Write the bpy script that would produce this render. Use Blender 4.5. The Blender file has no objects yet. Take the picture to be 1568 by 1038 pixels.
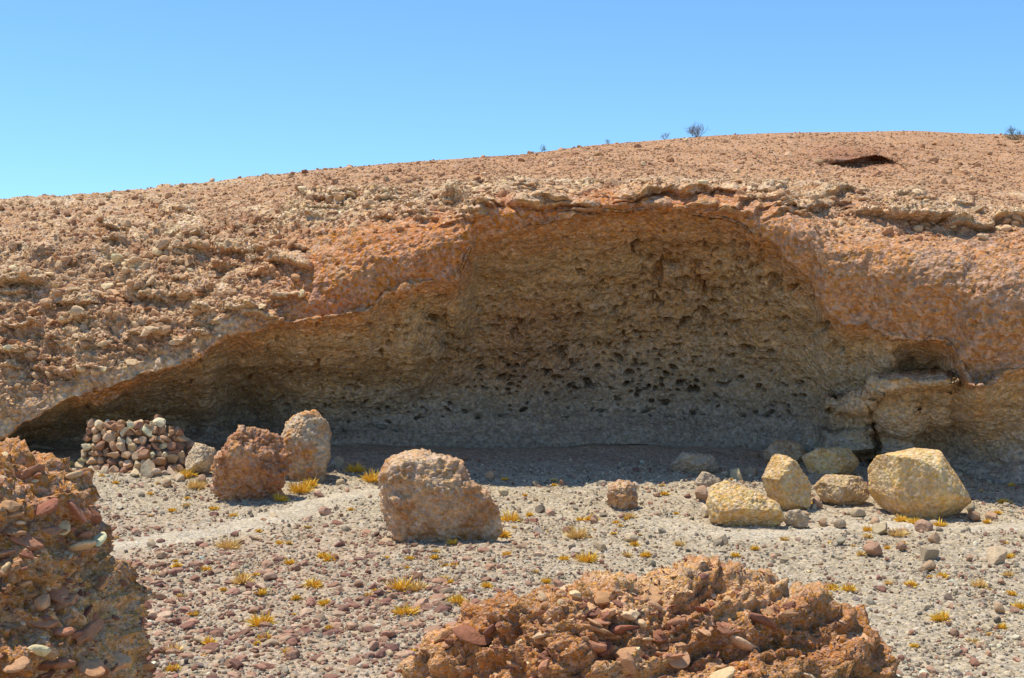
import bpy, math, numpy as np, bmesh
rng = np.random.default_rng(7)
F = 2178.0; CX = 784.0; CY = 519.0
scene = bpy.context.scene

def lin(r, g, b, k=0.90):
    c = np.array([r, g, b], float) / 255.0
    c = np.where(c <= 0.04045, c / 12.92, ((c + 0.055) / 1.055) ** 2.4)
    return c * k

# ---------------------------------------------------------------- noise
def _h(ix, iy, iz, seed):
    h = (ix.astype(np.uint32) * np.uint32(374761393) + iy.astype(np.uint32) * np.uint32(668265263)
         + iz.astype(np.uint32) * np.uint32(2147483647 - 91823) + np.uint32(seed * 7919 + 13))
    h = (h ^ (h >> np.uint32(13))) * np.uint32(1274126177)
    h = (h ^ (h >> np.uint32(16))) * np.uint32(2246822519)
    h = h ^ (h >> np.uint32(15))
    return (h & np.uint32(0xFFFFFF)).astype(np.float32) / np.float32(0xFFFFFF)

def vnoise(p, seed=0):
    i = np.floor(p).astype(np.int32); f = (p - i).astype(np.float32)
    u = f * f * f * (f * (f * 6 - 15) + 10)
    out = 0
    for dx in (0, 1):
        wx = u[..., 0] if dx else 1 - u[..., 0]
        for dy in (0, 1):
            wy = u[..., 1] if dy else 1 - u[..., 1]
            for dz in (0, 1):
                wz = u[..., 2] if dz else 1 - u[..., 2]
                out = out + wx * wy * wz * _h(i[..., 0] + dx, i[..., 1] + dy, i[..., 2] + dz, seed)
    return out * 2 - 1

_R = np.array([[0.0, 0.8, 0.6], [-0.8, 0.36, -0.48], [-0.6, -0.48, 0.64]])
def fbm(p, octv=4, seed=0, gain=0.5):
    a = 1.0; s = 0; t = 0; q = np.asarray(p, float)
    for o in range(octv):
        s = s + a * vnoise(q, seed + o); t += a; a *= gain
        q = (q @ _R.T) * 2.03 + 17.3
    return s / t
def ridged(p, octv=4, seed=0, gain=.55):
    a = 1.0; s = 0; t = 0; q = np.asarray(p, float)
    for o in range(octv):
        s = s + a * (1 - 2 * np.abs(vnoise(q, seed + o))); t += a; a *= gain
        q = (q @ _R.T) * 2.1 + 11.3
    return s / t

def worley(p, seed=0):
    i = np.floor(p).astype(np.int32); f = (p - i).astype(np.float32)
    f1 = np.full(p.shape[:-1], 9.0, np.float32); f2 = f1.copy(); cid = np.zeros_like(f1)
    for dx in (-1, 0, 1):
        for dy in (-1, 0, 1):
            for dz in (-1, 0, 1):
                a, b, c = i[..., 0] + dx, i[..., 1] + dy, i[..., 2] + dz
                r1 = _h(a, b, c, seed); r2 = _h(a, b, c, seed + 31); r3 = _h(a, b, c, seed + 57)
                d = (dx + r1 - f[..., 0]) ** 2 + (dy + r2 - f[..., 1]) ** 2 + (dz + r3 - f[..., 2]) ** 2
                m = d < f1
                f2 = np.where(m, f1, np.minimum(f2, d))
                cid = np.where(m, (r1 * 7.13 + r2 * 3.7 + r3 * 5.1) % 1.0, cid)
                f1 = np.where(m, d, f1)
    return np.sqrt(f1), np.sqrt(f2), cid

def sstep(a, b, x):
    t = np.clip((x - a) / (b - a), 0, 1); return t * t * (3 - 2 * t)

# ---------------------------------------------------------------- mesh helper
def make_mesh(name, verts, faces, mat, col=None, smooth=True):
    me = bpy.data.meshes.new(name)
    nv = len(verts); nf, k = faces.shape
    me.vertices.add(nv); me.vertices.foreach_set("co", np.ascontiguousarray(verts, np.float32).ravel())
    me.loops.add(nf * k); me.loops.foreach_set("vertex_index", np.ascontiguousarray(faces, np.int32).ravel())
    me.polygons.add(nf)
    me.polygons.foreach_set("loop_start", np.arange(0, nf * k, k, dtype=np.int32))
    try:
        me.polygons.foreach_set("loop_total", np.full(nf, k, np.int32))
    except Exception:
        pass
    me.update(calc_edges=True)
    if col is not None:
        a = me.color_attributes.new("Col", 'FLOAT_COLOR', 'POINT')
        c4 = np.ones((nv, 4), np.float32); c4[:, :3] = col
        a.data.foreach_set("color", c4.ravel())
    (me.shade_smooth if smooth else me.shade_flat)()
    me.materials.append(mat)
    ob = bpy.data.objects.new(name, me); scene.collection.objects.link(ob)
    return ob

# ---------------------------------------------------------------- materials
def new_mat(name):
    m = bpy.data.materials.new(name); m.use_nodes = True
    nt = m.node_tree; b = nt.nodes["Principled BSDF"]
    b.inputs["Roughness"].default_value = 0.95
    b.inputs["Specular IOR Level"].default_value = 0.1
    return m, nt, b
def nmath(nt, op, a, b):
    n = nt.nodes.new("ShaderNodeMath"); n.operation = op
    for k, v in enumerate((a, b)):
        if isinstance(v, (int, float)): n.inputs[k].default_value = v
        else: nt.links.new(v, n.inputs[k])
    return n.outputs[0]
def nrange(nt, v, a, b, c, d):
    n = nt.nodes.new("ShaderNodeMapRange"); nt.links.new(v, n.inputs[0])
    for k, x in enumerate((a, b, c, d)): n.inputs[k + 1].default_value = x
    return n.outputs[0]
def noise(nt, co, sc, det=6, rough=0.6):
    n = nt.nodes.new("ShaderNodeTexNoise"); n.inputs["Scale"].default_value = sc
    n.inputs["Detail"].default_value = det; n.inputs["Roughness"].default_value = rough
    nt.links.new(co, n.inputs["Vector"]); return n.outputs["Fac"]

def rock_mat(name, fine=30.0, bump=0.5, dist=0.03, var=0.35, speck=0.35, vs=22.0, simple=False):
    m, nt, b = new_mat(name); L = nt.links.new
    tc = nt.nodes.new("ShaderNodeTexCoord"); co = tc.outputs["Object"]
    at = nt.nodes.new("ShaderNodeAttribute"); at.attribute_name = "Col"
    n2 = noise(nt, co, fine, 3, 0.7)
    f = nrange(nt, n2, 0.25, 0.75, 1 - var, 1 + var)
    vm = nt.nodes.new("ShaderNodeVectorMath"); vm.operation = 'SCALE'
    L(at.outputs["Color"], vm.inputs[0])
    hgt = n2
    if simple:
        L(f, vm.inputs[3]); L(vm.outputs[0], b.inputs["Base Color"])
    else:
        vo = nt.nodes.new("ShaderNodeTexVoronoi"); vo.inputs["Scale"].default_value = vs
        L(co, vo.inputs["Vector"])
        sep = nt.nodes.new("ShaderNodeSeparateColor"); L(vo.outputs["Color"], sep.inputs[0])
        f = nmath(nt, 'MULTIPLY', f, nrange(nt, sep.outputs[0], 0, 1, 1 - speck, 1 + speck))
        L(f, vm.inputs[3])
        hs = nt.nodes.new("ShaderNodeHueSaturation"); L(vm.outputs[0], hs.inputs["Color"])
        L(nrange(nt, sep.outputs[1], 0, 1, 0.494, 0.505), hs.inputs["Hue"])
        L(nrange(nt, sep.outputs[2], 0, 1, 0.78, 1.14), hs.inputs["Saturation"])
        L(hs.outputs[0], b.inputs["Base Color"])
        hgt = nmath(nt, 'ADD', nmath(nt, 'MULTIPLY', n2, 1.6), nmath(nt, 'MULTIPLY', vo.outputs["Distance"], -0.6))
    bp = nt.nodes.new("ShaderNodeBump"); bp.inputs["Strength"].default_value = bump; bp.inputs["Distance"].default_value = dist
    L(hgt, bp.inputs["Height"]); L(bp.outputs[0], b.inputs["Normal"])
    return m

M_hill = rock_mat("hill_rock", 9, 0.9, 0.07, 0.34, 0.25, 12)
M_ground = rock_mat("stony_ground", 18, 0.9, 0.05, 0.22, 0.35, 16)
M_path = rock_mat("path_dust", 18, 0.8, 0.04, 0.2, 0.25, 18)
M_stone = rock_mat("loose_stone", 14, 0.5, 0.03, 0.25, simple=True)
M_boulder = rock_mat("boulder_rock", 12, 0.9, 0.05, 0.28, 0.15, 14)
M_outcrop = rock_mat("outcrop_rock", 38, 0.9, 0.025, 0.32, 0.25, 45)
M_cobble = rock_mat("cobble", 30, 0.6, 0.012, 0.25, simple=True)

# ---------------------------------------------------------------- ground function
gd = np.array([-4000, -200, -10, 0, 4, 7, 9, 11, 14, 17, 20, 22, 26, 30, 33, 36, 38, 41, 46, 60])
gz = np.array([0, 0, -1.3, -1.6, -1.6, -1.95, -2.6, -3.35, -4.3, -4.8, -4.8, -4.68, -4.45, -4.2, -3.95, -3.62, -3.38, -3.1, -3.0, -3.0])
_dd = np.linspace(-12, 60, 3000); _zz = np.interp(_dd, gd, gz)
_k = np.exp(-np.linspace(-2.5, 2.5, 61) ** 2); _k /= _k.sum()
_zs = np.convolve(np.pad(_zz, 30, mode='edge'), _k, 'valid')
def zbase(D):
    return np.where(D < -11.5, np.interp(D, gd, gz), np.interp(D, _dd, _zs))

pathA = [(120, 846), (200, 830), (280, 815), (350, 806), (400, 796), (440, 783), (480, 768), (530, 757), (590, 750), (650, 756)]
pathB = [(1040, 806), (1120, 822), (1200, 817), (1290, 806), (1380, 800), (1470, 806), (1568, 800), (1680, 792)]
def solve_D(px, py):
    D = np.linspace(16.5, 46, 6000)
    e = CY - zbase(D) * F / D - py
    return float(D[np.argmin(np.abs(e))])
def densify(pl):
    P = []
    for px, py in pl:
        D = solve_D(px, py); P.append(((px - CX) / F * D, D))
    P = np.array(P); t = np.arange(len(P)); tt = np.linspace(0, len(P) - 1, 160)
    X = np.interp(tt, t, P[:, 0]); Y = np.interp(tt, t, P[:, 1])
    k = np.ones(17) / 17
    X = np.convolve(np.pad(X, 8, mode='reflect', reflect_type='odd'), k, 'valid'); Y = np.convolve(np.pad(Y, 8, mode='reflect', reflect_type='odd'), k, 'valid')
    return np.stack([X, Y], 1)
PA = densify(pathA); PB = densify(pathB)
def path_dist(x, y):
    d = np.full(x.shape, 99.0)
    for P in (PA, PB):
        for q in P[::4]:
            d = np.minimum(d, np.hypot(x - q[0], y - q[1]))
    return d
def ground_z(x, y, pd=None):
    p = np.stack([x, y, np.zeros_like(x)], -1)
    if pd is None: pd = path_dist(x, y)
    fl = 0.25 + 0.75 * sstep(0.25, 1.1, pd)
    fade = sstep(4, 18, y)
    return zbase(y) + (0.16 * fbm(p * 0.28, 3, 5) + (0.07 * fbm(p * 1.3, 3, 9)) * fl) * fade

# ---------------------------------------------------------------- terrain grid
px = np.concatenate([-np.geomspace(6000, 75, 28), np.arange(-60, 1632, 1.6), 1568 + np.geomspace(75, 6000, 28)])
nc = len(px)
def curve(tab, sm=9):
    t = np.array(tab, float); v = np.interp(px, t[:, 0], t[:, 1])
    k = np.hanning(sm + 2)[1:-1]; k /= k.sum()
    return np.convolve(np.pad(v, sm // 2, mode='edge'), k, 'valid')
ridge = curve([(-6000, 420), (-800, 360), (-100, 312), (0, 303), (100, 299), (200, 291), (300, 280), (400, 268), (500, 257), (600, 248), (700, 241), (800, 235), (900, 221), (1000, 213), (1100, 205), (1200, 201), (1300, 200), (1400, 198), (1500, 203), (1600, 205), (2400, 260), (7000, 400)], 31) + 2
Dr = curve([(-100, 56), (400, 58), (900, 62), (1568, 64)], 31)
brow = curve([(-200, 400), (0, 402), (200, 380), (400, 335), (500, 300), (700, 285), (900, 283), (1100, 288), (1300, 303), (1450, 310), (1568, 322)], 41)
Db = curve([(-200, 43), (400, 42), (700, 40.2), (900, 39.5), (1300, 38.3), (1568, 37)], 41)
lip = curve([(-300, 690), (-60, 682), (0, 667), (50, 643), (110, 612), (240, 568), (300, 548), (345, 514), (440, 490), (500, 484), (560, 470), (600, 446), (650, 434), (700, 428), (716, 400), (730, 364), (780, 350), (880, 330), (950, 322), (1050, 328), (1130, 344), (1180, 366), (1215, 398), (1245, 428), (1262, 470), (1290, 500), (1330, 496), (1360, 514), (1390, 521), (1450, 528), (1472, 560), (1490, 598), (1512, 592), (1532, 570), (1568, 560), (1800, 560)], 7)
Dl = curve([(-200, 38.2), (300, 38), (500, 37.2), (700, 36.6), (900, 36.6), (1100, 36.2), (1300, 35.6), (1490, 34.4), (1568, 34.2)], 31)
Dw = curve([(-200, 40.5), (0, 41), (300, 42), (500, 41.5), (900, 41.5), (1100, 41), (1250, 39.6), (1400, 37.8), (1480, 36.8), (1568, 35.6), (1800, 35.2)], 41)
wob = np.stack([px * 0.02, px * 0, px * 0], -1)
lip = lip + 7 * fbm(wob, 3, 3) + 3 * fbm(wob * 4, 2, 8)

rowsP = []; sec = []; tsec = []
def prow(x_, y_, z_, s, t):
    rowsP.append(np.stack([x_, y_, z_], -1)); sec.append(s); tsec.append(t)
zr = (CY - ridge) / F * Dr
sx = (px - CX) / F
for Dk, zk in ((3500, -5), (1500, -2), (500, 0), (200, 1.0), (110, None)):
    z_ = zr - 2.5 if zk is None else np.minimum(np.full(nc, float(zk)), zr - 3)
    prow(sx * Dk, np.full(nc, float(Dk)), z_, 0, 0)
for a in (14, 6, 2.5, 1.0, 0.4):
    D = Dr + a; prow(sx * D, D, zr + (-0.03 * a if a < 3 else -0.07 * a + .1), 0, 0)
NB, NC_, ND, NE = 170, 240, 340, 300
for k in range(NB):
    t = k / NB
    D = Db + (Dr - Db) * (1 - t) ** 1.35; y_ = ridge + (brow - ridge) * t
    wx = px + 10 * np.sin(px * .07)
    ex = (wx - 1318) / 74; ey = (y_ - (260 + 4 * np.sin(px * .05))) / 19
    r2 = ex ** 2 + ey ** 2
    D = D + 2.4 * np.clip(1 - r2, 0, 1) ** 0.5 * np.clip(.75 - .5 * ey, 0, 1.1)
    ex = (px - 1308) / 84; ey = (y_ - 236) / 14
    D = D - 1.6 * np.clip(1 - ex ** 2 - ey ** 2, 0, 1) ** .7
    prow(sx * D, D, (CY - y_) / F * D, 1, t)
ew = 1.9 + 0.9 * sstep(430, 560, px)
over = .65 * sstep(430, 540, px) * (1 - .5 * sstep(760, 860, px)) + .6 * sstep(1180, 1260, px)
for k in range(NC_):
    t = k / NC_
    D = Dl + (Db - Dl) * (1 - t) ** ew; y_ = brow + (lip - brow) * t
    D = D - over * float(sstep(.05, .42, t)) * (1 - float(sstep(.42, 1.0, t)))
    prow(sx * D, D, (CY - y_) / F * D, 2, t)
zw = ground_z(sx * Dw, Dw)
pyw = CY - zw * F / Dw
def bumpf(cx, cy, rx, ry, y_, e=4):
    q = np.abs((px - cx) / rx) ** e + np.abs((y_ - cy) / ry) ** e
    return np.clip(1.25 - q, 0, 1) ** .8
wobx = fbm(wob * 1.6 + 5, 3, 91)
def box(x0, x1, y0, y1, y_, s=4):
    ym = float(np.mean(y_[60:-60]))
    wy = 7 * wobx + (px - 1350) * .05; wxx = 2.5 * math.sin(ym * .12) + 1.5 * math.sin(ym * .31)
    return sstep(x0 - s, x0 + s, px + wxx) * sstep(x1 + s, x1 - s, px + wxx) * sstep(y0 - s, y0 + s, y_ + wy) * sstep(y1 + s, y1 - s, y_ + wy)
for k in range(ND):
    t = k / ND
    y_ = lip + (pyw - lip) * t
    D = Dl + (Dw + 0.7 - Dl) * (1 - (1 - t) ** 2.4) - 0.7 * sstep(.8, 1, t)
    D = D + 1.3 * np.exp(-((px - 385) / 42) ** 2 - ((y_ - 625) / 50) ** 2)
    D = D - 0.9 * np.exp(-((px - 320) / 22) ** 2 - ((y_ - 600) / 50) ** 2)
    e1 = sstep(-10, 10, 560 + 60 * np.sin((y_ - 440) / 60.0) - px + 60)
    D = D - 0.9 * e1 * sstep(420, 470, px) * np.exp(-((y_ - 540) / 55) ** 2)
    D = D - 0.6 * np.exp(-((px - 625) / 26) ** 2 - ((y_ - 520) / 75) ** 2)
    D = D + 1.0 * bumpf(1420, 554, 44, 28, y_, 2.2)
    D = D - 0.9 * np.exp(-((px - 1350) / 110) ** 2 - ((y_ - 640) / 60) ** 2)
    bl = np.maximum.reduce([1.5 * box(1264, 1340, 604, 622, y_, 3), .75 * box(1272, 1334, 618, 656, y_, 5), 1.25 * box(1258, 1340, 656, 694, y_, 5),
                            .9 * box(1342, 1404, 598, 700, y_, 5), 1.6 * box(1330, 1465, 582, 600, y_, 3), .55 * box(1402, 1455, 600, 650, y_, 10)])
    D = D - bl
    D = D - 0.8 * np.exp(-((px - 1500) / 40) ** 2 - ((y_ - 610) / 30) ** 2)
    prow(sx * D, D, (CY - y_) / F * D, 3, t)
rowBase = len(rowsP)
prow(sx * Dw, Dw, zw, 4, 0)
for k in range(1, NE):
    s = k / (NE - 1); D = Dw + (17.0 - Dw) * s ** .95
    xx = sx * np.maximum(D, 14); prow(xx, D, ground_z(xx, D), 4, s)
for Dk in list(np.linspace(16.5, 4, 26)) + [2, 0, -3, -8, -20, -60, -200, -800, -3500]:
    D = np.full(nc, float(Dk)); xx = sx * max(abs(Dk), 14)
    prow(xx, D, ground_z(xx, D), 5, 0)
P = np.stack(rowsP); sec = np.array(sec); tsec = np.array(tsec)
nr = P.shape[0]
PY = CY - P[..., 2] * F / np.maximum(P[..., 1], 1); PX = np.broadcast_to(px, (nr, nc))
def grid_normals(P):
    du = np.gradient(P, axis=1); dv = np.gradient(P, axis=0)
    n = np.cross(du, dv); n /= np.linalg.norm(n, axis=-1, keepdims=True) + 1e-9
    return n
N = grid_normals(P)
s_ = np.sign(N[400, nc // 2, 1]); N = N * (-s_)

disp = np.zeros((nr, nc), np.float32); cell = np.full((nr, nc), .5, np.float32)
b0 = int(np.argmax(sec == 1)); c0 = int(np.argmax(sec == 2)); d0 = int(np.argmax(sec == 3)); e0 = rowBase
left = sstep(700, 150, PX)
def ledges(q, per, sd):
    z = q[..., 2] / per + 1.1 * fbm(q * .45, 3, sd) + .25 * fbm(q * 2.5, 2, sd + 4)
    return 1 - (z - np.floor(z))
q = P[b0:d0]
Tg = np.concatenate([tsec[b0:c0] - 1, tsec[c0:d0]])[:, None] * np.ones(nc)
X = PX[b0:d0]; leftC = left[b0:d0]
lump = fbm(q * .8, 3, 90)
smoothface = sstep(.2, .45, Tg + .12 * lump) * sstep(400, 500, X) + sstep(.78, .95, Tg) * (1 - sstep(400, 500, X))
crust = np.clip(sstep(-.3, .08, Tg) + leftC * .6, .08, 1) * (1 - .88 * smoothface)
patch = sstep(-.25, .25, lump)
warp = 0.45 * np.stack([fbm(q * 1.5, 3, 41), fbm(q * 1.5, 3, 42), fbm(q * 1.5, 3, 43)], -1)
wa = worley((q + warp) * np.array([.8, .7, 1.5]), 23); wb = worley((q + warp * .5) * np.array([3.2, 2.6, 4.2]), 24)
rise = sstep(-1, -.85, Tg)
lk = .6 + .65 * leftC
dd = (0.26 * fbm(q * 0.4, 3, 11) * rise
      + lk * crust * (0.24 * (wa[2] - .45) * sstep(0, .12, wa[1] - wa[0]) * patch + .22 * (ledges(q, .75, 51) - .5) * patch
                 + .12 * ridged(q * np.array([1.6, 1.6, 3.0]), 3, 52) + .07 * (wb[2] - .4) * sstep(0, .15, wb[1] - wb[0]) + 0.035 * ridged(q * 6, 3, 53))
      + smoothface * (.18 * fbm(q * 1.4, 4, 15) + .05 * ridged(q * 3.5, 3, 54) - .05 * sstep(.25, .6, fbm(q * 5, 2, 56))))
disp[b0:d0] = dd
cell[b0:d0] = wb[2]
disp2 = np.zeros((nr, nc), np.float32)
slabs = [(1400, 334, 52, 9, .8), (1480, 346, 40, 7, .5), (30, 428, 45, 12, .8), (272, 322, 26, 9, .6), (440, 396, 34, 12, .6), (500, 300, 50, 7, .4), (600, 304, 40, 6, .3), (845, 308, 60, 6, .35), (1040, 296, 90, 5, .35), (1230, 316, 50, 8, .4), (370, 376, 40, 10, .5), (120, 460, 40, 10, .45), (230, 446, 36, 10, .45), (720, 300, 50, 5, .3), (1160, 306, 40, 6, .3), (1550, 330, 40, 8, .5)]
for _ in range(150):
    x_ = rng.uniform(-40, 1600)
    if x_ < 450: y_ = rng.uniform(330, 600 - x_ * .25); am = rng.uniform(.15, .45)
    else: y_ = rng.uniform(284, 335) + max(0, (x_ - 1300)) * .1; am = rng.uniform(.1, .28)
    slabs.append((x_, y_, rng.uniform(8, 32), rng.uniform(3, 7), am))
wpx = 10 * fbm(P[b0:d0] * 1.2, 3, 95); wpy = 5 * fbm(P[b0:d0] * 1.6, 3, 96)
for (sx_, sy_, rx, ry, am) in slabs:
    j0, j1 = np.searchsorted(px, [sx_ - rx * 1.6 - 10, sx_ + rx * 1.6 + 10])
    xx = (PX[b0:d0, j0:j1] + wpx[:, j0:j1] - sx_) / rx; yy = (PY[b0:d0, j0:j1] + wpy[:, j0:j1] - sy_) / ry
    disp2[b0:d0, j0:j1] += am * np.clip(1.2 - xx ** 4, 0, 1) * sstep(-1.6, .2, yy) * sstep(1.15, .85, yy)
disp2 = np.minimum(disp2, .8)
# cave wall
q = P[d0:e0]; T = tsec[d0:e0][:, None]
wa2 = worley(q * np.array([1.0, 1.0, 1.6]), 26); wc = worley(q * np.array([8, 8, 9.0]), 27)
strata = fbm(q * np.array([.5, .5, 5.0]), 3, 16)
tin = sstep(0, .1, T)
Xd, Yd = PX[d0:e0], PY[d0:e0]
blk = np.exp(-((Xd - 1355) / 100) ** 4 - ((Yd - 640) / 60) ** 4)
wk = worley((q + .3 * np.stack([fbm(q * 2, 3, 97), fbm(q * 2, 3, 98), fbm(q * 2, 3, 99)], -1)) * np.array([1.2, 1.2, 3.2]), 29)
disp[d0:e0] += (0.26 * fbm(q * 0.4, 3, 11) + .18 * fbm(q * 1.4, 4, 15) + .05 * ridged(q * 3.5, 3, 54) - .05 * sstep(.25, .6, fbm(q * 5, 2, 56))) * (1 - tin) \
    + tin * (0.30 * fbm(q * 0.55, 3, 17) + 0.09 * fbm(q * 2, 4, 18) + 0.05 * strata + .02 * ridged(q * 5, 3, 55) + 0.07 * (wa2[2] - .5) * sstep(0, .3, wa2[1] - wa2[0]) * sstep(.95, .8, T)
             + 0.04 * (wc[2] > .75) * np.clip(1 - wc[0] * 1.8, 0, 1)) + blk * .14 * (wk[2] - .5) * sstep(0, .12, wk[1] - wk[0])
cell[d0:e0] = wc[2]
def pits(n, xr, yr, rr):
    for _ in range(n):
        cx = rng.uniform(*xr); cy = rng.uniform(*yr); r = rr[0] + (rr[1] - rr[0]) * rng.random() ** 3
        asp = rng.uniform(.9, 1.6); tilt = rng.normal(0, .25)
        j0 = np.searchsorted(px, cx - 3 * r); j1 = np.searchsorted(px, cx + 3 * r)
        if j1 <= j0: continue
        col = PY[d0:e0, (j0 + j1) // 2]
        i0 = d0 + np.searchsorted(col, cy - 2 * r); i1 = d0 + np.searchsorted(col, cy + 2 * r)
        if i1 - i0 < 2 or i0 < d0 + 8 or i1 > e0 - 14: continue
        X = (PX[i0:i1, j0:j1] - cx); Y = PY[i0:i1, j0:j1] - cy - tilt * X
        d2 = (X / (r * asp)) ** 2 + (Y / (r * .9)) ** 2
        disp[i0:i1, j0:j1] -= r * 0.095 * np.clip(1 - d2, 0, 1) ** .35
pits(900, (380, 1290), (350, 640), (1.8, 4.5))
pits(280, (640, 1080), (430, 600), (2, 6))
pits(120, (960, 1200), (370, 450), (3, 7.5))
pits(60, (1000, 1290), (420, 600), (3, 8))
pits(160, (130, 640), (540, 680), (2, 5))
# ground micro relief
q = P[e0:]; wg = worley(q * 4.0, 28)
pdg = path_dist(P[e0:, :, 0], P[e0:, :, 1])
vis = (sec[e0:] == 4)[:, None] * np.minimum(1, sstep(0, .04, np.arange(nr - e0) / NE))[:, None]
disp[e0:] += vis * (0.035 * (wg[2]) * sstep(0, .3, wg[1] - wg[0]) * sstep(.3, .7, pdg))
inner = ((px > -70) & (px < 1640)).astype(float)
P = P + N * (disp * (0.35 + .65 * inner))[..., None] + disp2[..., None] * np.array([0, -.96, .20])
# ---- colours
C = np.zeros((nr, nc, 3))
def mix(a, b, t): return a * (1 - t[..., None]) + b * t[..., None]
def full(c, like): return np.broadcast_to(c, like.shape)
big = fbm(P * 0.25, 3, 61); med = fbm(P * 1.1, 4, 62); sm_ = fbm(P * 4, 3, 63)
slope = lin(200, 153, 110); slope2 = lin(178, 129, 90); pale = lin(234, 202, 156); orange = lin(204, 130, 72); redo = lin(178, 108, 66)
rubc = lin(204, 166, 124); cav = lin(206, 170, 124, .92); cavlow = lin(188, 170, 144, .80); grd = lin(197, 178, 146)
C[:b0] = slope
Cc = np.broadcast_to(slope, (d0 - b0, nc, 3)).copy()
mm = med[b0:d0]; ss_ = sm_[b0:d0]
Cc = mix(Cc, full(slope2, Cc), sstep(0, .6, mm) * .8)
nb_ = np.clip(sstep(-.4, .0, Tg + .15 * mm) + leftC * .8, 0, 1)
Cc = mix(Cc, full(rubc, Cc), nb_ * .85)
Cc = mix(Cc, full(pale, Cc), nb_ * sstep(.0, .5, mm + .3 * ss_) * .8)
Cc = mix(Cc, full(lin(176, 124, 86), Cc), nb_ * sstep(.05, .5, -mm) * .7)
om = sstep(.1, .45, Tg + .3 * big[b0:d0] + .2 * ss_ - .02) * (.15 + .85 * sstep(330, 500, X)) * (1 - .35 * sstep(1000, 1300, X))
Cc = mix(Cc, full(orange, Cc), om * .75)
Cc = mix(Cc, full(redo, Cc), om * sstep(.05, .5, ss_ * .5 + mm) * .45)
Cc = mix(Cc, full(lin(204, 170, 130), Cc), om * sstep(.05, .45, -mm - .3 * big[b0:d0]) * .65)
rg = sstep(1270, 1400, X) * sstep(-.1, .4, ss_ * .5 + mm) * sstep(0, .2, Tg) * .6
Cc = mix(Cc, full(lin(185, 146, 116), Cc), rg)
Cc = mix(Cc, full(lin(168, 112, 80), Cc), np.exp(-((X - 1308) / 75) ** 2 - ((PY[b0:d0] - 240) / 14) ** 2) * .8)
Cc = mix(Cc, full(pale, Cc), sstep(.1, .4, disp2[b0:d0]) * .5)
Cc = Cc * (1 + .3 * (cell[b0:d0] - .5) * crust)[..., None]
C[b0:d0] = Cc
Td = tsec[d0:e0][:, None] * np.ones(nc); X = PX[d0:e0]
Cd = np.broadcast_to(cav, (e0 - d0, nc, 3)).copy(); md = med[d0:e0]
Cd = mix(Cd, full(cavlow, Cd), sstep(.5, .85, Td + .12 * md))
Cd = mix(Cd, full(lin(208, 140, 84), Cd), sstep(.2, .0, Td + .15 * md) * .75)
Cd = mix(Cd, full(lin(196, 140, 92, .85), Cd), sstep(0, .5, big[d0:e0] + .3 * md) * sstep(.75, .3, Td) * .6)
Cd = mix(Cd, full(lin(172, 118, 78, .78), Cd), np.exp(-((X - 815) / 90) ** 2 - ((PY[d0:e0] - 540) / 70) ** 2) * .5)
Cd = mix(Cd, full(lin(184, 164, 134, .85), Cd), sstep(.1, .6, -md) * .4)
Cd = mix(Cd, full(lin(230, 200, 156), Cd), np.clip(np.exp(-((X - 1310) / 110) ** 2 - ((PY[d0:e0] - 550) / 35) ** 2), 0, 1) * .7)
Cd = mix(Cd, full(lin(216, 184, 140), Cd), blk * .7)
Cd = Cd * (1 + .22 * fbm(P[d0:e0] * np.array([.4, .4, 6]), 3, 66))[..., None]
Cd = Cd * np.where((cell[d0:e0] > .85) & (wc[0] < .35), 1.2, 1.0)[..., None] * np.where((cell[d0:e0] < .10) & (wc[0] < .35), .75, 1.0)[..., None]
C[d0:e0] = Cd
Ce = np.broadcast_to(grd, (nr - e0, nc, 3)).copy()
xg = P[e0:, :, 0]; yg = P[e0:, :, 1]
redz = sstep(31.5, 27, yg + xg * .35 + 1.5 * big[e0:]) * sstep(3, -2, xg + med[e0:] * 2)
Ce = mix(Ce, full(lin(196, 168, 136), Ce), redz * .6)
Ce = mix(Ce, full(lin(182, 164, 134), Ce), sstep(0, .5, med[e0:]) * .6)
Ce = mix(Ce, full(lin(190, 174, 148), Ce), sstep(37, 39, yg) * .8)
Ce = mix(Ce, full(lin(208, 191, 160), Ce), sstep(1.3, .2, pdg + .5 * sm_[e0:]) * .8)
C[e0:] = Ce
C = np.clip(C, .01, .8)

def quads(r0, r1):
    i = np.arange(r0, r1 - 1)[:, None] - r0; j = np.arange(nc - 1)[None]
    a = i * nc + j
    return np.stack([a, a + nc, a + nc + 1, a + 1], -1).reshape(-1, 4)
make_mesh("hillside_with_rock_shelter", P[:e0 + 1].reshape(-1, 3), quads(0, e0 + 1), M_hill, C[:e0 + 1].reshape(-1, 3))
make_mesh("ground", P[e0:].reshape(-1, 3), quads(e0, nr), M_ground, C[e0:].reshape(-1, 3))

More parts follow.
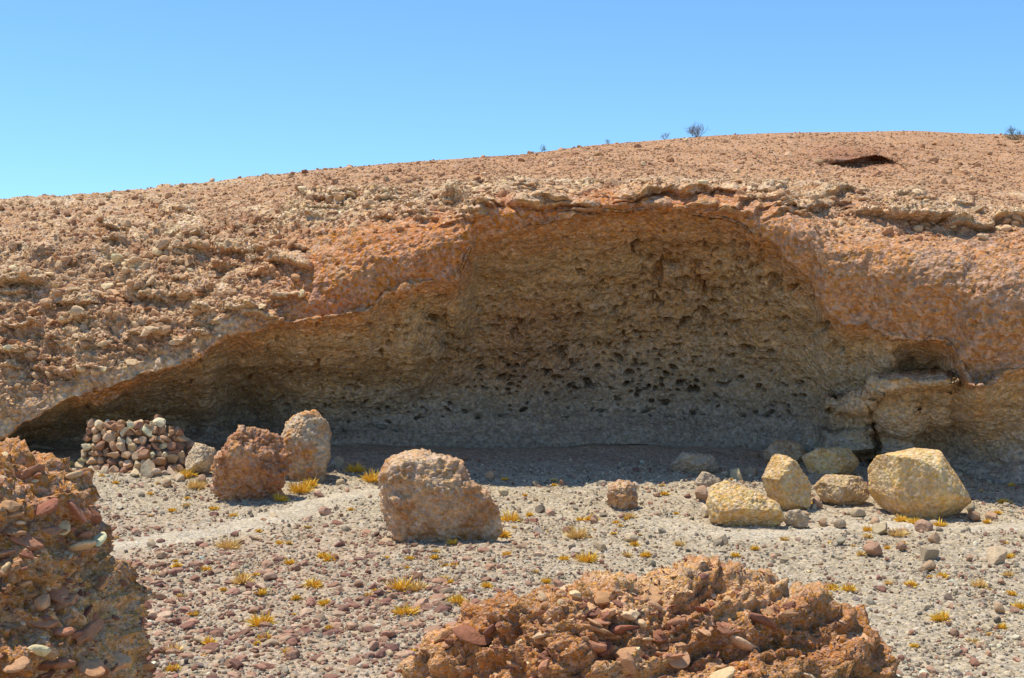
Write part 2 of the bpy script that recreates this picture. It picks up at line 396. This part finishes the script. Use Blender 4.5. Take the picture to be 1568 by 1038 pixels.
# ---------------------------------------------------------------- footpaths
def footpath(name, pts, hw, dip=0.0):
    t = np.gradient(pts, axis=0); t /= np.linalg.norm(t, axis=1, keepdims=True); n = np.stack([-t[:, 1], t[:, 0]], 1)
    u = np.linspace(-1, 1, 21); n_ = len(pts); m = 21
    ar = np.arange(n_)
    wv = hw * (1 + .45 * fbm(np.stack([ar * .08, ar * 0., ar * 0.], -1), 3, 77))
    X = pts[:, None, 0] + n[:, None, 0] * u * wv[:, None]; Y = pts[:, None, 1] + n[:, None, 1] * u * wv[:, None]
    prof = 0.02 - 0.06 * np.abs(u) ** 2
    ends = np.minimum(1, np.minimum(ar, ar[::-1]) / 25.0)
    q = np.stack([X, Y, X * 0], -1)
    Z = ground_z(X, Y) + .010 - dip + prof[None] + (ends[:, None] - 1) * .05 + .045 * fbm(q * 3.0, 4, 88)
    a = (np.arange(n_ - 1)[:, None] * m + np.arange(m - 1)[None]); f = np.stack([a, a + 1, a + m + 1, a + m], -1).reshape(-1, 4)
    c = lin(208, 191, 161)[None, None] * (1 + .15 * fbm(q * 2, 3, 89))[..., None]
    return make_mesh(name, np.stack([X, Y, Z], -1).reshape(-1, 3), f, M_path, c.reshape(-1, 3))
footpath("footpath", PA, .5, -.014); footpath("footpath", PB, .36, -.002)

# ---------------------------------------------------------------- stones
def ico(sub):
    bm = bmesh.new(); bmesh.ops.create_icosphere(bm, subdivisions=sub, radius=1.0)
    v = np.array([x.co[:] for x in bm.verts]); f = np.array([[w.index for w in p.verts] for p in bm.faces]); bm.free()
    return v, f
ICO = {k: ico(k) for k in (1, 2, 3, 4, 6, 7)}
def facet(v, n, lo, hi, r):
    v = v.copy()
    for _ in range(n):
        d = r.normal(size=3); d /= np.linalg.norm(d); k = r.uniform(lo, hi)
        s = v @ d; over = np.maximum(s - k, 0); v -= over[:, None] * d * .95
    return v
def templates(sub, n, lo=.5, hi=.85, planes=9, seed=1):
    r = np.random.default_rng(seed); out = []
    for _ in range(n):
        v, f = ICO[sub]; v = facet(v, planes, lo, hi, r)
        v = v * (1 + .12 * fbm(v * 1.5 + r.uniform(0, 50), 2, 5)[:, None])
        out.append(v)
    return np.array(out), ICO[sub][1]
T1 = templates(1, 14, .5, .9, 5, 1); T2 = templates(2, 14, .4, .8, 8, 2); T3 = templates(3, 14, .45, .8, 10, 3); T3r = templates(3, 10, .55, .92, 9, 4)
def rotm(n, tilt, r):
    a = r.uniform(0, 2 * np.pi, n); b = r.normal(0, tilt, n); c = r.normal(0, tilt, n)
    def R(ax, t):
        m = np.zeros((n, 3, 3)); i, j = [(1, 2), (2, 0), (0, 1)][ax]
        m[:, ax, ax] = 1; m[:, i, i] = np.cos(t); m[:, j, j] = np.cos(t); m[:, i, j] = -np.sin(t); m[:, j, i] = np.sin(t); return m
    return R(0, b) @ R(1, c) @ R(2, a)
def stones(pos, size, col, tmpl, tilt=.25, flat=(.45, .8), seed=0, sink=.25, aspect=(.65, 1.3)):
    r = np.random.default_rng(seed); n = len(pos); tv, tf = tmpl; k = tv.shape[1]
    v = tv[r.integers(0, len(tv), n)]
    S = np.stack([r.uniform(*aspect, n), r.uniform(.65, 1.0, n), r.uniform(*flat, n)], -1) * size[:, None]
    R = rotm(n, tilt, r)
    v = np.einsum('nij,nkj->nki', R, v * S[:, None]) + pos[:, None]
    v[..., 2] += (S[:, 2] * (.8 - sink * 2))[:, None]
    f = tf[None] + (np.arange(n) * k)[:, None, None]
    return v.reshape(-1, 3), f.reshape(-1, 3), np.repeat(col, k, axis=0)
def join(parts):
    V, Fc, Cc = [], [], []; o = 0
    for v, f, c in parts:
        V.append(v); Fc.append(f + o); Cc.append(c); o += len(v)
    return np.concatenate(V), np.concatenate(Fc), np.concatenate(Cc)
def pick(r0, r1, W, n, r):
    A = P[r0:r1]; area = np.linalg.norm(np.cross(A[1:, :-1] - A[:-1, :-1], A[:-1, 1:] - A[:-1, :-1]), axis=-1)
    ok = (px[:-1] > -55) & (px[:-1] < 1625)
    w = (area * W[:-1, :-1] * ok[None]).ravel(); cs = np.cumsum(w)
    idx = np.clip(np.searchsorted(cs, r.random(n) * cs[-1]), 0, len(cs) - 1); i, j = np.divmod(idx, nc - 1)
    u, v = r.random(n)[:, None], r.random(n)[:, None]
    p = A[i, j] + u * (A[i + 1, j] - A[i, j]) + v * (A[i, j + 1] - A[i, j])
    return p, C[r0 + i, j]
def tint(n, pal, r, j=.15):
    pal = np.array(pal); c = pal[r.integers(0, len(pal), n)]
    return c * (1 + r.normal(0, j, (n, 1))) * (1 + r.normal(0, .02, (n, 3)))
r = np.random.default_rng(11)
slopepal = [lin(203, 160, 120), lin(184, 138, 102), lin(162, 114, 84), lin(225, 190, 148), lin(194, 158, 120)]
parts = []
W = (.25 + .75 * tsec[b0:c0][:, None]) * np.ones(nc)
p, c = pick(b0, c0, W, 20000, r); n = len(p)
parts.append(stones(p, .022 + .05 * r.random(n) ** 2.3, .4 * c + .6 * tint(n, slopepal, r), T1, .4, (.5, .9), 1))
p, c = pick(b0, c0, W * (.25 + left[b0:c0]), 1700, r); n = len(p)
parts.append(stones(p, .05 + .15 * r.random(n) ** 3.5, .4 * c + .6 * tint(n, slopepal, r), T2, .3, (.45, .85), 2))
rough = (crust * (1 - smoothface) * (.45 + .55 * leftC))[c0 - b0:]
p, c = pick(c0, d0, rough, 14000, r); n = len(p)
parts.append(stones(p, .022 + .06 * r.random(n) ** 2.3, .5 * c + .5 * tint(n, slopepal + [pale], r), T1, .5, (.45, .85), 3, .25))
p, c = pick(c0, d0, rough, 2200, r); n = len(p)
parts.append(stones(p, .06 + .18 * r.random(n) ** 3.5, .5 * c + .5 * tint(n, slopepal + [pale, pale], r), T2, .3, (.35, .7), 4, .3))
v, f, c = join(parts); make_mesh("hillside_rubble", v, f, M_stone, np.clip(c, .02, .7), smooth=False)

parts = []
gpal = [lin(200, 182, 150), lin(178, 162, 136), lin(152, 136, 114), lin(220, 203, 172), lin(186, 158, 126), lin(132, 120, 106)]
rpal = [lin(172, 130, 104), lin(154, 112, 92), lin(186, 148, 118), lin(140, 104, 88), lin(194, 164, 132), lin(174, 134, 108)]
ve0 = e0 + 2; ve1 = e0 + NE - 1
pdv = pdg[2:NE - 1]; yv = P[ve0:ve1, :, 1]; rz = redz[2:NE - 1]
Wg = (.28 + .72 * sstep(.25, .8, pdv)) * sstep(39.5, 37, yv) * (1 + 1.2 * sstep(30, 20, yv))
clump = .35 + sstep(-.2, .3, med[ve0:ve1])
p, c = pick(ve0, ve1, Wg * clump, 26000, r); n = len(p)
parts.append(stones(p, .016 + .026 * r.random(n) ** 2, tint(n, gpal, r), T1, .5, (.5, .9), 5, .15))
p, c = pick(ve0, ve1, Wg * clump, 5000, r); n = len(p)
parts.append(stones(p, .03 + .045 * r.random(n) ** 2, tint(n, gpal + rpal[:3], r), T2, .4, (.5, .9), 6, .2))
v, f, c = join(parts); make_mesh("gravel", v, f, M_stone, np.clip(c, .02, .7), smooth=False)
parts = []
p, c = pick(ve0, ve1, Wg * (rz ** 2) * clump, 1900, r); n = len(p)
parts.append(stones(p, .045 + .12 * r.random(n) ** 2.6, tint(n, rpal, r), T3r, .25, (.35, .6), 7, .25))
p, c = pick(ve0, ve1, Wg * (rz ** 2), 4000, r); n = len(p)
parts.append(stones(p, .025 + .03 * r.random(n), tint(n, rpal + gpal[:3], r), T2, .3, (.4, .7), 17, .2))
p, c = pick(ve0, ve1, Wg * (1 - rz), 700, r); n = len(p)
parts.append(stones(p, .045 + .12 * r.random(n) ** 3, tint(n, gpal[:3] + rpal[:3] + [lin(185, 150, 122)], r), T3, .3, (.5, .9), 8, .2))
def gp(pxx, pyy):
    D = solve_D(pxx, pyy); x = (pxx - CX) / F * D
    return np.array([x, D, float(ground_z(np.array([x]), np.array([D]))[0])])
named = [(1340, 858, 20), (1350, 822, 16), (1415, 812, 15), (1420, 862, 20), (1432, 836, 16), (1525, 868, 24), (1420, 880, 14), (965, 836, 15), (920, 846, 13), (910, 800, 12), (1108, 840, 16), (1060, 860, 10), (800, 846, 9), (770, 752, 12), (1530, 938, 14), (1200, 868, 10), (1512, 960, 9), (248, 850, 12), (230, 832, 10), (298, 870, 12), (275, 735, 10), (365, 880, 10), (1490, 790, 14), (1520, 788, 12), (1260, 800, 12), (1285, 808, 16), (1080, 792, 16), (1130, 740, 14), (1150, 728, 13), (520, 712, 12), (860, 742, 8), (820, 738, 7), (750, 730, 9), (1248, 724, 12), (1250, 778, 12), (1232, 790, 11), (1316, 788, 13), (1270, 684, 12), (1112, 752, 11), (1075, 770, 16), (1212, 764, 12), (1340, 800, 10), (1155, 700, 11), (1322, 706, 12), (1300, 684, 10), (310, 738, 12), (255, 745, 9), (520, 740, 8), (420, 790, 9)]
pp = np.array([gp(a, b) for a, b, s in named]); ss = np.array([s / F * q_[1] for (a, b, s), q_ in zip(named, pp)])
cc = tint(len(named), [lin(190, 156, 122), lin(200, 176, 140), lin(180, 144, 114)], r, .1)
parts.append(stones(pp, ss, cc, T3, .3, (.65, .95), 9, .12))
v, f, c = join(parts); make_mesh("scattered_stones", v, f, M_stone, np.clip(c, .02, .7), smooth=False)

# ---------------------------------------------------------------- boulders
def tri_normals(v, f):
    n = np.cross(v[f[:, 1]] - v[f[:, 0]], v[f[:, 2]] - v[f[:, 0]])
    out = np.zeros_like(v)
    for k in range(3):
        for a in range(3):
            out[:, a] += np.bincount(f[:, k], n[:, a], len(v))
    return out / (np.linalg.norm(out, axis=1, keepdims=True) + 1e-12)
def boulder(name, outline, D, depth=.8, col=(180, 150, 120), col2=(150, 110, 80), sub=6, cob=0.5, cobs=7.0, seed=0, planes=8, mat=None, rough=1.0, block=0.0, lf=.05, cut=(.55, .82), layer=0.0):
    o = np.array(outline, float)
    cx, cy = (o[:, 0].min() + o[:, 0].max()) / 2, (o[:, 1].min() + o[:, 1].max()) / 2
    k = D / F
    ox = (o[:, 0] - cx) * k; oz = -(o[:, 1] - cy) * k
    th = np.arctan2(oz, ox); rr = np.hypot(ox, oz); s = np.argsort(th); th = th[s]; rr = rr[s]
    v, f = ICO[sub]; r_ = np.random.default_rng(seed)
    tv = np.arctan2(v[:, 2], v[:, 0])
    xs = rr * np.cos(th); zs = rr * np.sin(th)
    tt = np.linspace(-np.pi, np.pi, 721)
    a1 = np.concatenate([[th[-1] - 2 * np.pi], th, [th[0] + 2 * np.pi]]); X1 = np.concatenate([[xs[-1]], xs, [xs[0]]]); Z1 = np.concatenate([[zs[-1]], zs, [zs[0]]])
    idx = np.clip(np.searchsorted(a1, tt, side='right') - 1, 0, len(a1) - 2)
    x0, z0, x1, z1 = X1[idx], Z1[idx], X1[idx + 1], Z1[idx + 1]
    dx, dz = x1 - x0, z1 - z0; ct, st = np.cos(tt), np.sin(tt)
    den = ct * dz - st * dx; R = (x0 * dz - z0 * dx) / np.where(np.abs(den) < 1e-9, 1e-9, den)
    rad = np.interp(tv, tt, R)
    c = np.hypot(v[:, 0], v[:, 2]); size = rr.mean()
    e = 0.65
    c2 = c ** e; y2 = np.sign(v[:, 1]) * np.abs(v[:, 1]) ** e
    L_ = (c2 ** 2 + y2 ** 2) ** .5
    w = np.stack([np.cos(tv) * rad * c2 / L_, y2 / L_ * size * depth, np.sin(tv) * rad * c2 / L_], -1)
    for _ in range(planes):
        d = r_.normal(size=3); d[1] = -abs(d[1]) * 1.0 - .8 if r_.random() < .85 else abs(d[1]) + 1; d /= np.linalg.norm(d)
        s_ = w @ d; kk = s_.max() * r_.uniform(*cut); w = w - np.maximum(s_ - kk, 0)[:, None] * d * .97
    nrm = tri_normals(w, f)
    off = np.array([seed * 3.1, seed * 1.7, seed * 5.3]); q = w + off
    fr = 1 / size
    h = size * (lf * fbm(q * fr * 1.6, 3, 71) + .04 * ridged(q * fr * 5, 4, 72) * rough)
    wa_ = worley(q * cobs, 73); wb_ = worley((q + .12 * fbm(q * 4, 2, 3)[:, None]) * np.array([cobs * .35, cobs * .35, cobs * .5]), 74)
    cobm = (wa_[2] > .55)
    h += cob * (.35 / cobs * cobm * (wa_[2]) * np.sqrt(np.clip(1 - (wa_[0] / .58) ** 2, 0, 1)) + .30 / cobs * (wb_[2] - .4) * sstep(0, .15, wb_[1] - wb_[0]) * 2)
    if block:
        qq = q + size * .35 * np.stack([fbm(q * fr * 2.5, 4, 81), fbm(q * fr * 2.5, 4, 82), fbm(q * fr * 2.5, 4, 83)], -1)
        wd = worley(qq * np.array([2.2, 2.2, 3.2]) * fr * 1.3, 84); we = worley(qq * np.array([5, 5, 8]) * fr * 1.3, 85)
        h += block * size * (.18 * (wd[2] - .6) * sstep(0, .12, wd[1] - wd[0]) + .09 * (we[2] - .5) * sstep(0, .12, we[1] - we[0]))
    if layer:
        for per, am in ((.30, .10), (.12, .05)):
            zz = (q[:, 2] - .25 * q[:, 0]) / (per * size) + 1.2 * fbm(q * fr * 1.8, 4, 86)
            fz = zz - np.floor(zz)
            h += layer * size * am * ((1 - fz) * sstep(0, .08, fz) - .5) * sstep(-.3, .2, fbm(q * fr * 2.2, 2, 87))
    h += rough * size * .02 * ridged(q * fr * 16, 3, 75)
    w = w + nrm * h[:, None]
    ca, cb = lin(*col), lin(*col2)
    t = sstep(-.4, .5, fbm(q * fr * 2.5, 4, 76))
    cc = ca * (1 - t[:, None]) + cb * t[:, None]
    cc = cc * (1 + cob * .45 * (wa_[2] - .5) * cobm)[:, None]
    cc = cc * (1 + .22 * fbm(q * fr * 9, 3, 79))[:, None]
    loc = np.array([(cx - CX) * k, D, -(cy - CY) * k])
    ob = make_mesh(name, w, f, mat or M_boulder, np.clip(cc, .02, .75)); ob.location = loc
    return ob, w + loc, f
RED, TAN, PALE, GREY = ((218, 180, 136), (194, 146, 102)), ((214, 178, 134), (194, 154, 112)), ((234, 196, 134), (220, 176, 116)), ((196, 176, 146), (178, 154, 122))
def B(outline, base, depth, cp, cob, seed, **kw):
    D = solve_D(np.mean([a for a, b in outline]), base)
    hw = (max(a for a, b in outline) - min(a for a, b in outline)) / 2 * D / F
    return boulder("boulder", outline, D=D + hw * .35, depth=depth, col=cp[0], col2=cp[1], cob=cob, seed=seed, **kw)
B([(578, 768), (579, 735), (597, 704), (628, 693), (670, 698), (706, 708), (718, 736), (744, 756), (766, 786), (769, 818), (755, 842), (700, 848), (650, 848), (615, 827), (590, 806)], 842, .9, RED, .6, 1, planes=10, rough=1.1, block=.4, lf=.03)
B([(329, 745), (333, 698), (352, 676), (372, 652), (402, 660), (434, 666), (444, 700), (432, 738), (420, 774), (380, 770), (342, 766)], 768, .8, ((206, 156, 112), (182, 126, 86)), .8, 2, planes=7, rough=1.4, block=.6)
B([(430, 668), (448, 636), (482, 630), (501, 650), (503, 700), (496, 742), (465, 746), (438, 732), (430, 700)], 738, .8, ((210, 182, 144), (212, 152, 94)), .5, 3, planes=9, block=.35)
B([(929, 772), (932, 745), (950, 733), (972, 740), (977, 765), (970, 787), (940, 787)], 783, .9, RED, .8, 4, block=.4)
B([(1329, 762), (1325, 718), (1345, 698), (1400, 686), (1438, 690), (1476, 746), (1486, 768), (1468, 792), (1420, 800), (1370, 791), (1335, 777)], 790, .8, PALE, .08, 5, planes=9, rough=.35, block=.08, lf=.015, cut=(.6, .85))
B([(1083, 772), (1088, 743), (1112, 737), (1152, 750), (1192, 771), (1200, 795), (1182, 813), (1120, 811), (1088, 797)], 808, .8, PALE, .25, 6, block=.2, lf=.02, rough=.6, planes=10)
B([(1156, 745), (1172, 706), (1190, 689), (1218, 706), (1243, 742), (1240, 776), (1215, 789), (1176, 774)], 784, .8, PALE, .2, 7, planes=11, block=.15, lf=.02, rough=.6)
B([(1228, 700), (1252, 686), (1306, 686), (1317, 715), (1302, 736), (1240, 726)], 735, .9, PALE, .15, 8, planes=9, lf=.02, rough=.6)
B([(1247, 745), (1267, 726), (1321, 731), (1334, 755), (1314, 778), (1263, 774)], 774, .8, ((216, 186, 138), (200, 164, 116)), .3, 9, block=.2, lf=.02, planes=10)
B([(1166, 694), (1190, 674), (1225, 678), (1239, 700), (1215, 718), (1176, 714)], 714, .8, TAN, .4, 10, sub=6, block=.3, planes=10)
B([(1222, 690), (1234, 658), (1262, 662), (1294, 692), (1284, 708), (1232, 708)], 707, .8, GREY, .4, 11, sub=6, block=.3, planes=10)
B([(1027, 712), (1046, 693), (1095, 697), (1108, 722), (1062, 735), (1032, 728)], 732, .8, GREY, .3, 12, sub=6, block=.3, planes=10)
B([(1062, 740), (1076, 722), (1104, 727), (1109, 750), (1070, 752)], 750, .8, GREY, .3, 13, sub=4, block=.3)
B([(281, 704), (298, 678), (327, 686), (340, 712), (318, 730), (286, 728)], 728, .8, ((222, 196, 156), (206, 174, 134)), .2, 14, sub=6, planes=11, block=.15, lf=.02)
B([(1200, 800), (1205, 783), (1225, 780), (1240, 792), (1236, 806), (1212, 808)], 806, .8, GREY, .3, 15, sub=4)

# ---------------------------------------------------------------- dry stone wall
parts = []; r = np.random.default_rng(5)
def wallpt(px_, D, zoff):
    x = (px_ - CX) / F * D
    return np.array([x, D, float(ground_z(np.array([x]), np.array([D]))[0]) + zoff])
pos, siz = [], []
for row in range(7):
    a0, a1 = 126 + row * 2, 306 - (row ** 1.6) * 2
    x_ = a0
    while x_ < a1:
        s = r.uniform(.11, .22); u = (x_ - 210) / 90
        D = 37.9 - .9 * (1 - u * u) + .06 * row
        maxrow = 6.6 - 2.6 * np.clip((x_ - 235) / 70, 0, 1) - 1.0 * np.clip((160 - x_) / 40, 0, 1)
        if row < maxrow:
            for lay in (0, .3):
                pos.append(wallpt(x_ + r.normal(0, 1), D + lay + r.normal(0, .05), row * .19 - .02 + r.normal(0, .02))); siz.append(s)
        x_ += s * 2 * F / D * r.uniform(.6, .78)
pos = np.array(pos); siz = np.array(siz); n = len(pos)
wpal = [lin(205, 168, 130), lin(190, 148, 112), lin(215, 185, 144), lin(228, 202, 162), lin(176, 134, 104)]
parts.append(stones(pos, siz, tint(n, wpal, r, .1), T3, .4, (.55, .85), 31, .15, (.85, 1.25)))
ex = np.array([wallpt(225, 36.6, .1), wallpt(240, 36.7, .0), wallpt(205, 36.5, 0), wallpt(262, 36.9, 0), wallpt(160, 36.8, 0), wallpt(138, 36.9, 0), wallpt(185, 36.4, 0), wallpt(270, 36.3, 0)])
parts.append(stones(ex, np.array([.34, .26, .2, .2, .16, .2, .12, .14]), tint(8, [lin(222, 196, 158), lin(200, 170, 130)], r), T3, .7, (.4, .8), 33, .15))
v, f, c = join(parts); make_mesh("dry_stone_wall", v, f, M_stone, np.clip(c, .02, .7), smooth=False)

# ---------------------------------------------------------------- foreground outcrops
fgpal = [lin(180, 128, 96), lin(158, 106, 80), lin(206, 158, 114), lin(226, 190, 146), lin(146, 102, 82), lin(196, 148, 108)]
def outcrop(outline, D, depth, seed, nst, smin, smax, cobs, **kw):
    ob, w, f = boulder("rock_outcrop", outline, D=D, depth=depth, col=(222, 174, 118), col2=(192, 134, 84), sub=7, cob=1.0, cobs=cobs, seed=seed, planes=4, mat=M_outcrop, rough=1.5, lf=.08, cut=(.62, .86), **kw)
    loc = np.array(ob.location)
    r = np.random.default_rng(seed)
    nrm = tri_normals(w, f)
    pyw_ = CY - w[:, 2] * F / w[:, 1]; pxw = CX + w[:, 0] * F / w[:, 1]
    ok = np.where((nrm[:, 1] < .5) & (pyw_ < 1120) & (pxw > -60))[0]
    parts = []
    for kk, (num, a, b, T) in enumerate(((nst, smin, smax, T3r), (nst * 3, smin * .4, smin, T3r), (nst * 12, smin * .15, smin * .5, T2))):
        i = r.choice(ok, num); p = w[i] - loc
        s = a + (b - a) * r.random(num) ** 2.2
        p = p - nrm[i] * s[:, None] * .2
        parts.append(stones(p, s, tint(num, fgpal, r, .13), T, .35, (.25, .48), seed * 3 + kk, .35, (.8, 1.5)))
    v, f2, c = join(parts)
    st = make_mesh("embedded_cobbles", v, f2, M_cobble, np.clip(c, .02, .7), smooth=False)
    st.parent = ob
    return ob
outcrop([(-420, 1300), (-430, 800), (-250, 710), (-80, 690), (0, 690), (28, 702), (62, 700), (95, 728), (130, 765), (143, 808), (150, 855), (184, 900), (196, 950), (202, 1010), (202, 1100), (190, 1250), (0, 1350)], 7.2, .8, 21, 240, .022, .095, 22, block=.45, layer=.6)
outcrop([(590, 1130), (612, 1040), (655, 995), (700, 955), (760, 935), (840, 915), (930, 894), (1010, 896), (1080, 866), (1150, 886), (1200, 914), (1275, 944), (1330, 982), (1362, 1030), (1390, 1110), (1250, 1220), (800, 1230)], 10.5, .55, 22, 300, .03, .125, 15, block=.6, layer=.9)

# ---------------------------------------------------------------- dry grass tufts
def veg_mat(name):
    m, nt, b = new_mat(name); at = nt.nodes.new("ShaderNodeAttribute"); at.attribute_name = "Col"
    nt.links.new(at.outputs["Color"], b.inputs["Base Color"]); b.inputs["Roughness"].default_value = .8
    return m
M_grass = veg_mat("dry_grass_blades"); M_twig = veg_mat("twig_bark")
r = np.random.default_rng(3)
tf = [(350, 838, 22), (262, 1000, 20), (480, 900, 16), (700, 928, 17), (615, 905, 24), (400, 955, 22), (372, 890, 18), (620, 948, 20), (320, 985, 13), (885, 826, 22), (300, 745, 18), (285, 730, 16), (460, 752, 22), (475, 745, 14), (570, 735, 20), (430, 765, 13), (545, 722, 16), (780, 790, 20), (900, 866, 20), (965, 795, 11), (1180, 795, 8), (1215, 755, 10), (1400, 800, 13), (1440, 802, 11), (1380, 795, 11), (1375, 825, 16), (1240, 775, 11), (1270, 905, 13), (1300, 910, 13), (1440, 955, 18), (1200, 770, 11), (640, 905, 18), (505, 860, 13), (495, 855, 11), (1330, 815, 11), (1535, 765, 9), (105, 710, 13), (90, 705, 11), (440, 1000, 11), (770, 820, 14), (905, 795, 13), (1500, 905, 14), (1395, 900, 11), (1120, 795, 9), (1040, 840, 11)]
tuf = [(gp(a, b), s * .9 / F * solve_D(a, b)) for a, b, s in tf]
pr, _ = pick(ve0, ve1, np.ones_like(Wg) * sstep(.3, .6, pdv) * clump * sstep(38, 36, yv), 240, r)
tuf += [(p_, r.uniform(.04, .11)) for p_ in pr]
V, Fc, Cc = [], [], []; o = 0
for p_, s in tuf:
    nb = int(100 + 520 * s); a = r.uniform(0, 2 * np.pi, nb); lean = r.uniform(.1, 1.3, nb); ln = s * r.uniform(.5, 1.15, nb)
    base = p_ + np.stack([np.cos(a), np.sin(a), a * 0], -1) * (s * .45 * r.random(nb) ** .5)[:, None]
    d = np.stack([np.cos(a) * np.sin(lean), np.sin(a) * np.sin(lean), np.cos(lean)], -1) + r.normal(0, .2, (nb, 3))
    side = np.cross(d, r.normal(size=(nb, 3))); side /= np.linalg.norm(side, axis=1, keepdims=True)
    wd = .006 + .006 * r.random(nb)
    v = np.stack([base - side * wd[:, None] * .7, base + side * wd[:, None] * .7, base + d * ln[:, None] * .6 + side * wd[:, None], base + d * ln[:, None] * .6 - side * wd[:, None], base + d * ln[:, None] + np.array([0, 0, -.1]) * ln[:, None]], 1)
    f = np.array([[0, 1, 2], [0, 2, 3], [3, 2, 4]])[None] + (np.arange(nb) * 5)[:, None, None] + o
    tone = lin(250, 196, 78, 1.05) if r.random() < .6 else lin(236, 200, 130, 1.05)
    c = tone * r.uniform(.75, 1.15, (nb, 1)); V.append(v.reshape(-1, 3)); Fc.append(f.reshape(-1, 3)); Cc.append(np.repeat(c, 5, 0)); o += nb * 5
make_mesh("dry_grass", np.concatenate(V), np.concatenate(Fc), M_grass, np.clip(np.concatenate(Cc), 0, .88), smooth=False)

# ---------------------------------------------------------------- bushes on the skyline
def bush(p_, h, seed, n0=9, col=(150, 140, 135)):
    r = np.random.default_rng(seed); V, Fc, Cc = [], [], []; o = [0]
    base = lin(*col)
    def seg(a, b, ra, rb):
        d = b - a; u = np.cross(d, [.3, .5, .8]); u /= np.linalg.norm(u) + 1e-9; w = np.cross(d, u); w /= np.linalg.norm(w) + 1e-9
        for q, rr in ((a, ra), (b, rb)):
            for k in range(3):
                V.append(q + rr * (u * math.cos(k * 2.094) + w * math.sin(k * 2.094)))
        for k in range(3):
            Fc.append([o[0] + k, o[0] + (k + 1) % 3, o[0] + 3 + (k + 1) % 3]); Fc.append([o[0] + k, o[0] + 3 + (k + 1) % 3, o[0] + 3 + k])
        o[0] += 6; c = base * r.uniform(.6, 1.2); Cc.extend([c] * 6)
    def grow(a, d, ln, rad, lev):
        b = a + d * ln; seg(a, b, rad, rad * .7)
        if lev == 0: return
        for _ in range(r.integers(2, 5)):
            nd = d + r.normal(0, .55, 3); nd[2] += .15; nd /= np.linalg.norm(nd)
            grow(a + (b - a) * r.uniform(.5, 1), nd, ln * r.uniform(.55, .9), rad * .62, lev - 1)
    for k in range(n0):
        a = r.uniform(0, 2 * np.pi); l = r.uniform(.2, 1.1); d = np.array([math.cos(a) * math.sin(l), math.sin(a) * math.sin(l), math.cos(l)])
        grow(np.zeros(3), d, h * .36, h * .018, 4)
    ob = make_mesh("dry_bush", np.array(V), np.array(Fc), M_twig, np.array(Cc), smooth=False); ob.location = p_
def ridge_pt(x_, rowoff=0):
    j = int(np.searchsorted(px, x_)); return P[b0 + rowoff, j] - np.array([0, 0, .05])
bush(ridge_pt(1067), .8, 1); bush(ridge_pt(930), .36, 2, 4, (130, 130, 90)); bush(ridge_pt(828), .45, 3, 3, (120, 120, 90)); bush(ridge_pt(1018), .4, 4, 5)
bush(ridge_pt(815), .22, 5, 4, (130, 110, 80)); bush(ridge_pt(1556, 12), .8, 6, 10, (120, 115, 90))

# ---------------------------------------------------------------- light
el, az = math.radians(70), math.radians(-75)
sv = np.array([math.sin(az) * math.cos(el), math.cos(az) * math.cos(el), math.sin(el)])
sd = bpy.data.lights.new("sun", 'SUN'); sd.energy = 5.0; sd.angle = math.radians(.5); sd.color = (1, .93, .82)
so = bpy.data.objects.new("sun", sd); scene.collection.objects.link(so)
from mathutils import Vector
so.rotation_euler = Vector(sv).to_track_quat('Z', 'Y').to_euler(); so.location = (0, 0, 60)
wld = bpy.data.worlds.new("World"); scene.world = wld; wld.use_nodes = True; nt = wld.node_tree
bg = nt.nodes["Background"]; sky = nt.nodes.new("ShaderNodeTexSky"); sky.sky_type = 'NISHITA'; sky.sun_disc = False
sky.sun_elevation = el; sky.sun_rotation = az; sky.altitude = 900; sky.air_density = 1.0; sky.dust_density = .3; sky.ozone_density = 2.0
mx = nt.nodes.new("ShaderNodeMix"); mx.data_type = 'RGBA'; mx.blend_type = 'MULTIPLY'; mx.inputs[0].default_value = 1
nt.links.new(sky.outputs[0], mx.inputs[6]); mx.inputs[7].default_value = (.78, 1.14, 1.40, 1)
nt.links.new(mx.outputs[2], bg.inputs[0]); bg.inputs[1].default_value = .14

cam = bpy.data.cameras.new("camera"); cam.lens = 50; cam.sensor_width = 36; cam.clip_end = 10000; cam.clip_start = .1
co = bpy.data.objects.new("camera", cam); scene.collection.objects.link(co); co.rotation_euler = (math.radians(90), 0, 0)
scene.camera = co
scene.view_settings.view_transform = 'Standard'; scene.view_settings.look = 'None'; scene.view_settings.exposure = 0
